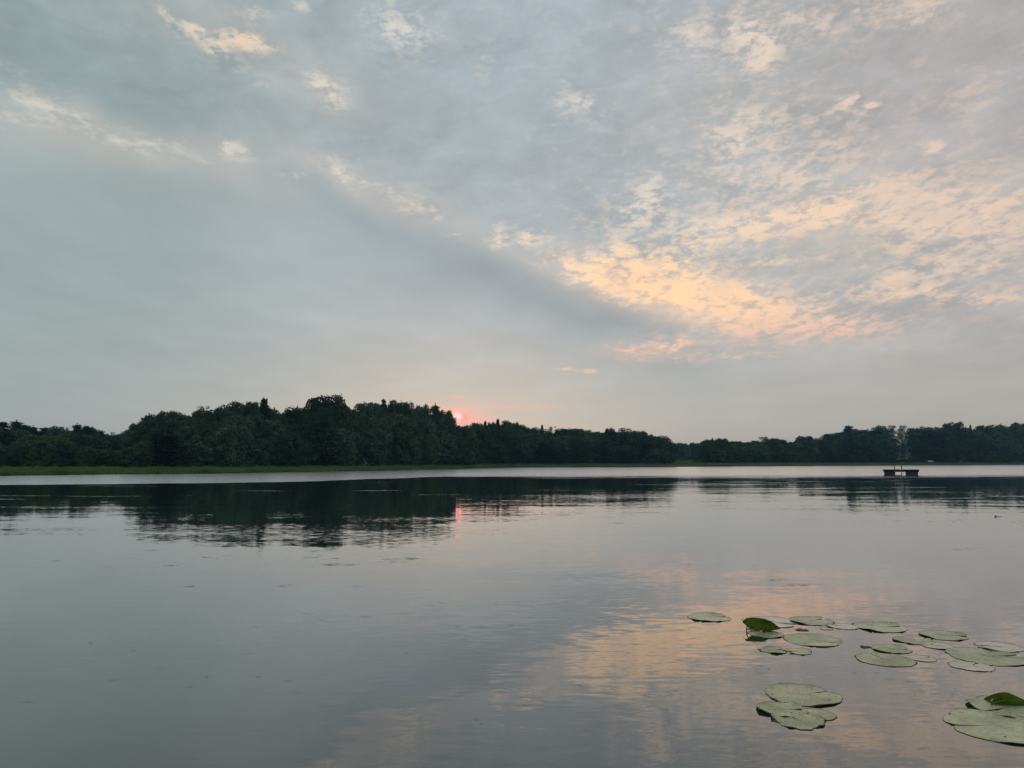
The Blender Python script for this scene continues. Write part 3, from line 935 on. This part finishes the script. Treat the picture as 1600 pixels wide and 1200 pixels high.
rg.tube([(-9.4 * k, -1.62, .03), (1.2 * k, -1.62, .03)], [.04, .04], 7)
rg.build('rung', M['rail'], raft)
MB().tube([(-9.4 * k, -1.62, -.2), (-9.4 * k, -1.62, dz0 - .1)], [.02, .02], 6).build('ladder_rail', M['rail'], raft)

# ------------------------------------------------------------------ lily pads
m, n = mat('lily_pad')
tc = n.n('ShaderNodeTexCoord').outputs['Object']
oi = n.n('ShaderNodeObjectInfo').outputs['Random']
sh = n.vm('ADD', tc, n.comb(n.mul(oi, 20.0), n.mul(oi, 13.0), 0.0))
f1 = n.noise(sh, 9.0, 5, 0.6)
f2 = n.noise(sh, 38.0, 3, 0.5)
tx, ty, tz = n.sep(tc)
ang = n.m('ARCTAN2', ty, tx)
vein = n.m('POWER', n.m('ABSOLUTE', n.m('COSINE', n.mul(n.add(ang, n.mul(n.sub(f1, .5), .25)), 8.0))), 30.0)
f3 = n.noise(sh, 13.0, 4, 0.65, .5)
f4 = n.noise(sh, 3.2, 3, 0.5)
bp = n.n('ShaderNodeBump')
bp.inputs['Strength'].default_value = .8
bp.inputs['Distance'].default_value = .010
n.put(bp.inputs['Height'], n.add(n.add(f1, n.mul(f4, 1.2)), n.mul(vein, .25)))
PADC = n.ss(f1, .3, .7)
def padmat(n, a, b_, rough, wet):
    col = n.mix(PADC, a, b_)
    col = n.mix(n.mul(n.ss(f4, .42, .60), .55), col, tuple(c * .62 for c in a))
    col = n.mix(n.mul(vein, .50), col, tuple(c * 1.25 for c in b_))
    col = n.mix(n.mul(n.ss(f3, .57, .68), .65), col, (0.20, 0.17, 0.07))
    col = n.mix(n.mul(n.ss(f2, .62, .68), .9), col, (0.035, 0.03, 0.02))
    col = n.vm('SCALE', col, n.add(.80, n.mul(oi, .34)))
    b = n.n('ShaderNodeBsdfPrincipled')
    n.put(b.inputs['Base Color'], col)
    n.put(b.inputs['Roughness'], n.ss(f4, .35, .65, rough * .6, rough * 1.2))
    b.inputs['Specular IOR Level'].default_value = .55
    b.inputs['Coat Weight'].default_value = wet
    b.inputs['Coat Roughness'].default_value = .12
    n.put(b.inputs['Normal'], bp.outputs[0])
    n.put(n.n('ShaderNodeOutputMaterial').inputs[0], b.outputs[0])
padmat(n, (0.310, 0.360, 0.165), (0.470, 0.505, 0.255), .36, .25)
M['pad'] = m
mw = m.copy()
mw.name = 'lily_pad_awash'
for nd in mw.node_tree.nodes:
    if nd.type == 'BSDF_PRINCIPLED':
        nd.inputs['Coat Weight'].default_value = 1.0
    if nd.type == 'MIX' and not nd.inputs[6].is_linked:
        nd.inputs[6].default_value = (0.20, 0.24, 0.14, 1)
        nd.inputs[7].default_value = (0.30, 0.34, 0.20, 1)
M['padwet'] = mw
M['rim'] = simple('pad_rim_shade', (0.035, 0.035, 0.018), .6, .5, 30.0)  # dark colour painting the thin shade under the pad edges
M['standing'] = foliage('standing_leaf', (0.045, 0.090, 0.010), (0.120, 0.190, 0.020), 0.2, 9.0, 0.45)
M['pale'] = simple('pad_underside', (0.33, 0.36, 0.22), .6, .2, 9.0)
M['leafrib'] = simple('leaf_midrib', (0.10, 0.16, 0.04), .5, .2, 9.0)
M['dead'] = simple('withered_leaf', (0.09, 0.075, 0.055), .8, .4, 20.0)

def pad(px, py, wpx, notch, seed, label, curl=.012, ragged_=.03, notchw=.10, stretch=1.0, ang0=0.0, fold=0.0, mt='pad', holes=2, group='lily pads floating near the viewer'):
    X, Y, _ = ground(px, py)
    R = wpx * .965 * math.hypot(Y, H) / F / 2
    r_ = np.random.default_rng(seed)
    o = empty('lily_pad', (X, Y, .001))
    ns, nr_ = 96, 16
    v, f_ = [], []
    ph = r_.uniform(0, 6.28, 6)
    for j in range(nr_ + 1):
        q_ = j / nr_
        for i in range(ns + 1):
            u = i / ns
            # the slit opens towards 'notch'
            half = (notchw + .035) * (.25 + .75 * q_)
            a = notch + half + u * (2 * math.pi - 2 * half)
            rim = 1 + ragged_ * (math.sin(3 * a + ph[0]) + .6 * math.sin(7 * a + ph[1]) + .4 * math.sin(17 * a + ph[2]))
            edge_close = min(u, 1 - u)
            rim *= 1 - .10 * math.exp(-(edge_close / .02) ** 2)
            rr = R * q_ * rim
            curl_ = curl * .30
            lift = curl_ * (max(0, math.sin(2 * a + ph[3])) ** 2 + .5 * max(0, math.sin(5 * a + ph[4])) ** 3) * q_ ** 6 * (R / .2)
            lift += .0016 * math.sin(6 * q_ + ph[5]) * math.sin(3 * a + ph[1]) * (R / .2)
            lift += fold * R * max(0.0, math.cos(a - notch - math.pi)) ** 4 * q_ ** 3
            cx, sy_ = rr * math.cos(a), rr * math.sin(a) * stretch
            v.append((cx, sy_, .0015 + lift + .003 * (1 - q_)))
    hole = set()
    for _h in range(holes):
        hole.add((int(r_.integers(10, nr_)), int(r_.integers(2, ns - 2))))
        if r_.random() < .5:
            i0 = int(r_.integers(4, ns - 6))
            for dd in range(int(r_.integers(1, 3))): hole.add((nr_ - 1, i0 + dd))
    for j in range(nr_):
        for i in range(ns):
            if (j, i) in hole: continue
            b_ = j * (ns + 1) + i
            f_.append((b_, b_ + ns + 1, b_ + ns + 2, b_ + 1))
    bl = MB().poly(v, f_).build('blade', M[mt], o)
    for p in bl.data.polygons: p.use_smooth = True
    # thin dark rim around the edge and the slit: painted shadow under the pad
    rv, rf_ = [], []
    top = nr_ * (ns + 1)
    for i in range(ns + 1):
        p = np.array(v[top + i]); d_ = p / (np.linalg.norm(p[:2]) + 1e-9); d_[2] = 0
        wv = .0035 + .0085 * max(0, math.sin(i * .37 + ph[0])) * max(0, math.sin(i * .11 + ph[2]))
        rv += [tuple(p + np.array([0, 0, .0012])), tuple(p + d_ * wv + np.array([0, 0, -.003]))]
    for i in range(ns):
        if (nr_ - 1, i) in hole: continue
        rf_.append((2 * i, 2 * i + 1, 2 * i + 3, 2 * i + 2))
    MB().poly(rv, rf_).build('rim', M['rim'], o)
    o.rotation_euler = (0, 0, ang0)
    tag(o, label, 'lily pad', group)
    return o

R_ = 0.0; U_ = math.pi / 2; L_ = math.pi
pad(1108, 965, 64, .15, 1, 'lone lily pad floating at the far left of all the pads', .03, .04)
pad(1203, 972, 82, -.6, 2, 'pad lying behind the upright dark folded leaf', .01, .02, mt='padwet')
pad(1197, 991, 52, U_, 3, 'small pad split in the middle, just below the upright dark leaf', .02, .03, .16)
pad(1268, 970.5, 66, .5, 4, 'pad with a dark curled right edge, behind the small withered leaf', .03, .04)
pad(1317, 979, 44, 2.4, 5, 'small narrow pad between the curled pad and the speckled far one', .03, .05, .2, mt='padwet')
pad(1291, 982.5, 18, .5, 6, 'tiny faint pad tucked left of the small narrow one', .005, .06, mt='padwet')
pad(1253, 984.5, 17, 1.0, 7, 'tiny purplish withered leaf above the smooth wide pad', .02, .1, .2, mt='dead', holes=0)
pad(1270, 1000.5, 84, -.62, 8, 'smooth wide pad with a slit towards the viewer, nearest the ragged pair', .008, .015, .06)
pad(1208, 1016.5, 40, .1, 9, 'ragged dark-edged left half of the butterfly-shaped pad pair', .05, .06, .3)
pad(1247, 1018, 40, L_ + .1, 10, 'ragged dark-edged right half of the butterfly-shaped pad pair', .05, .06, .3)
pad(1376, 980, 76, .1, 11, 'far speckled pad with dark creases, topmost of the right cluster', .03, .03)
pad(1474, 993, 68, -.3, 12, 'pad with a dark triangular tear at its right edge', .03, .03)
pad(1428, 1001, 56, .8, 13, 'pad with a folded notch, overlapping a narrower pad below', .035, .05, .25)
pad(1466, 1009.5, 46, 2.5, 14, 'narrow pad tucked under the pad with the folded notch', .015, .03, mt='padwet')
pad(1393, 1014.5, 55, -.15, 15, 'pad with a long dark crease, behind the plain wide one', .03, .03)
pad(1383, 1031, 82, 1.75, 16, 'plain wide pad with a short upper slit and a dark spot', .008, .02, .05)
pad(1440, 1029, 40, .3, 17, 'small faint pad touching the right side of the plain wide pad', .006, .03, mt='padwet')
pad(1352, 1011, 14, 1.2, 18, 'tiny dark withered scrap beside the creased pad', .02, .15, .3, mt='dead', holes=0)
pad(1560, 1011, 66, 2.9, 19, 'pad with a dark upper rim lying behind the biggest right-hand pad', .03, .03, mt='padwet')
pad(1543, 1026, 110, .05, 20, 'biggest pad of the middle right cluster, near the right edge', .012, .03, .08)
pad(1518, 1041, 60, .7, 21, 'low dull pad half sunk below the biggest right-hand one', .004, .04, mt='padwet')
pad(1254, 1086, 108, .35, 22, 'large pad with insects on it, upper of the near trio', .02, .02, .035)
pad(1222, 1109, 72, -.1, 23, 'folded left pad of the near trio', .06, .025, .12, fold=.03)
pad(1277, 1117, 52, 2.6, 24, 'smooth round right pad of the near trio', .008, .015, .06)
pad(1247, 1126, 74, 1.9, 25, 'crumpled pad squeezed below the other near ones', .05, .07, .3)
pad(1562, 1136, 146, 3.05, 26, 'largest pad of all, creased, cut by the right edge', .02, .012, .015)
pad(1574, 1106, 104, 3.6, 27, 'ragged pad carrying the upturned green leaf at the right edge', .05, .04, .12)

def standing_leaf(px, py, wpx, hpx, label, tilt, seed, flip=1):
    """a leaf folded up out of the water along its midrib, showing its dark side"""
    X, Y, _ = ground(px, py)
    s = math.hypot(Y, H) / F
    Wd, Hh = wpx * s, hpx * s
    o = empty('lily_leaf', (X, Y, .012))
    nu, nv = 32, 10
    v, f_ = [], []
    for i in range(nu + 1):
        u = i / nu
        if flip > 0:      # round heel, tip to the right and low
            up = float(np.interp(u, [0, .04, .12, .28, .45, .62, .8, .92, 1], [.52, .74, .90, 1.0, .98, .90, .68, .45, .25]))
            dn = float(np.interp(u, [0, .05, .15, .3, .5, .7, .85, 1], [.46, .30, .16, .05, .0, .02, .10, .22]))
        else:
            up = float(np.interp(u, [0, .08, .2, .35, .5, .65, .8, 1], [.05, .38, .72, .95, 1.0, .85, .52, .05]))
            dn = 0.0
        for j in range(nv + 1):
            w_ = j / nv
            zz = Hh * (dn + (up - dn) * w_)
            yy = -.03 * math.sin(math.pi * w_) + tilt * w_ + .012 * math.sin(u * 7 + seed) * w_
            v.append(((u - .5) * Wd, yy, zz))
    for i in range(nu):
        for j in range(nv):
            b_ = i * (nv + 1) + j
            f_.append((b_, b_ + nv + 1, b_ + nv + 2, b_ + 1))
    bl = MB().poly(v, f_).build('blade', M['standing'], o)
    for p in bl.data.polygons: p.use_smooth = True
    MB().tube([(-.46 * Wd, tilt * .3 + .012, -.06), (-.45 * Wd, tilt * .3 + .01, Hh * .25), (-.40 * Wd, tilt * .4, Hh * .45)], [.006, .006, .004], 7).build('stalk', M['pale'], o)
    rib = [((u - .5) * Wd, tilt * (.45 + .1 * u) - .034, Hh * float(np.interp(u, [0, .3, .7, 1], [.42, .46, .36, .24] if flip > 0 else [.04, .45, .42, .04]))) for u in np.linspace(.03, .95, 14)]
    MB().tube(rib, [.0035 * (1 - .6 * i / 13) for i in range(14)], 5).build('midrib', M['leafrib'], o)
    # the other half of the leaf lies on the water behind the fold
    v2, f2_ = [], []
    for i in range(nu + 1):
        u = i / nu
        prof = math.sin(math.pi * u) ** .7 if 0 < u < 1 else 0
        for j in range(5):
            w_ = j / 4
            v2.append(((u - .5) * Wd * .96, .01 + Wd * .34 * prof * w_, .006 + .01 * math.sin(u * 6) * w_))
    for i in range(nu):
        for j in range(4):
            b_ = i * 5 + j
            f2_.append((b_, b_ + 5, b_ + 6, b_ + 1))
    MB().poly(v2, f2_).build('lying_half', M['pale'], o)
    tag(o, label, 'leaf')
standing_leaf(1193.5, 988, 52, 16.5, 'dark green leaf folded upright out of the water among the far pads', .10, 1)
standing_leaf(1584, 1104, 58, 11.5, 'bright green leaf arched up over the ragged pad at the right edge', .10, 2.4, -1)

# ------------------------------------------------------------------ small floating things
X, Y, _ = ground(1555, 807.5)
tw = empty('floating_stick', (X, Y, 0))
tag(tw, 'small black stick end poking out of the calm water at the right', 'stick')
MB().tube([(-.01, 0, -.04), (0, 0, .015), (.03, .01, .03)], [.016, .018, .014], 7).build('stub', M['twig'], tw)
MB().tube([(.03, .01, .02), (.10, .02, .006), (.22, .02, .002)], [.009, .005, .003], 6).build('twig', M['twig'], tw)

r = np.random.default_rng(9)
dv = []
spots = [(520, 882, 26, 3, 14), (545, 882.5, 14, 1.5, 6), (610, 877, 20, 3, 12), (635, 873, 26, 2.5, 16), (660, 873, 12, 2, 6), (445, 915, 12, 1.5, 4),
         (900, 1110, 160, 50, 10), (350, 1040, 300, 70, 16), (1150, 1060, 90, 30, 8), (1420, 1060, 90, 20, 10), (700, 960, 200, 30, 10), (1230, 1000, 60, 14, 6),
         (304, 917, 10, 1.5, 4), (265, 884, 9, 2, 5), (240, 860, 12, 2, 5), (1240, 914, 34, 3, 16), (1210, 905, 20, 3, 6), (1265, 812, 12, 2, 4), (1285, 1003, 5, 2, 3),
         (980, 818, 20, 2, 6), (870, 805, 14, 2, 5), (1500, 857, 20, 2, 5), (85, 876, 6, 3, 2)]
for cx, cy, sx_, sy2, cnt in spots:
    for _i in range(cnt):
        gx, gy, _ = ground(cx + r.normal() * sx_ * .6, cy + r.normal() * sy2 * .5)
        L = r.uniform(.04, .16) * gy / 14; wd = r.uniform(.003, .010) * gy / 14; a = r.normal() * .25
        c, s_ = math.cos(a), math.sin(a)
        for (p, q_) in ((-L, 0), (0, -wd), (L, 0), (0, wd)):
            dv.append((gx + p * c - q_ * s_, gy + p * s_ + q_ * c, .004))
wd_ = link('pondweed', mesh_np('pondweed', dv, np.arange(len(dv)).reshape(-1, 4), 4), M['under'])
tag(wd_, 'scattered bits of dark weed floating on the calm water', 'pondweed', kind='stuff')

# ------------------------------------------------------------------ evening haze over the lake
m, n = mat('haze')
pv = n.n('ShaderNodeVolumePrincipled')
pv.inputs['Color'].default_value = (0.36, 0.66, 0.95, 1)
pv.inputs['Density'].default_value = 0.00030
n.put(n.n('ShaderNodeOutputMaterial').inputs[1], pv.outputs[0])
hz = MB().box(-1600, 1600, -450, 4200, -1.6, 30).build('haze', m)
tag(hz, 'thin bluish evening haze over the lake', 'haze', kind='stuff')
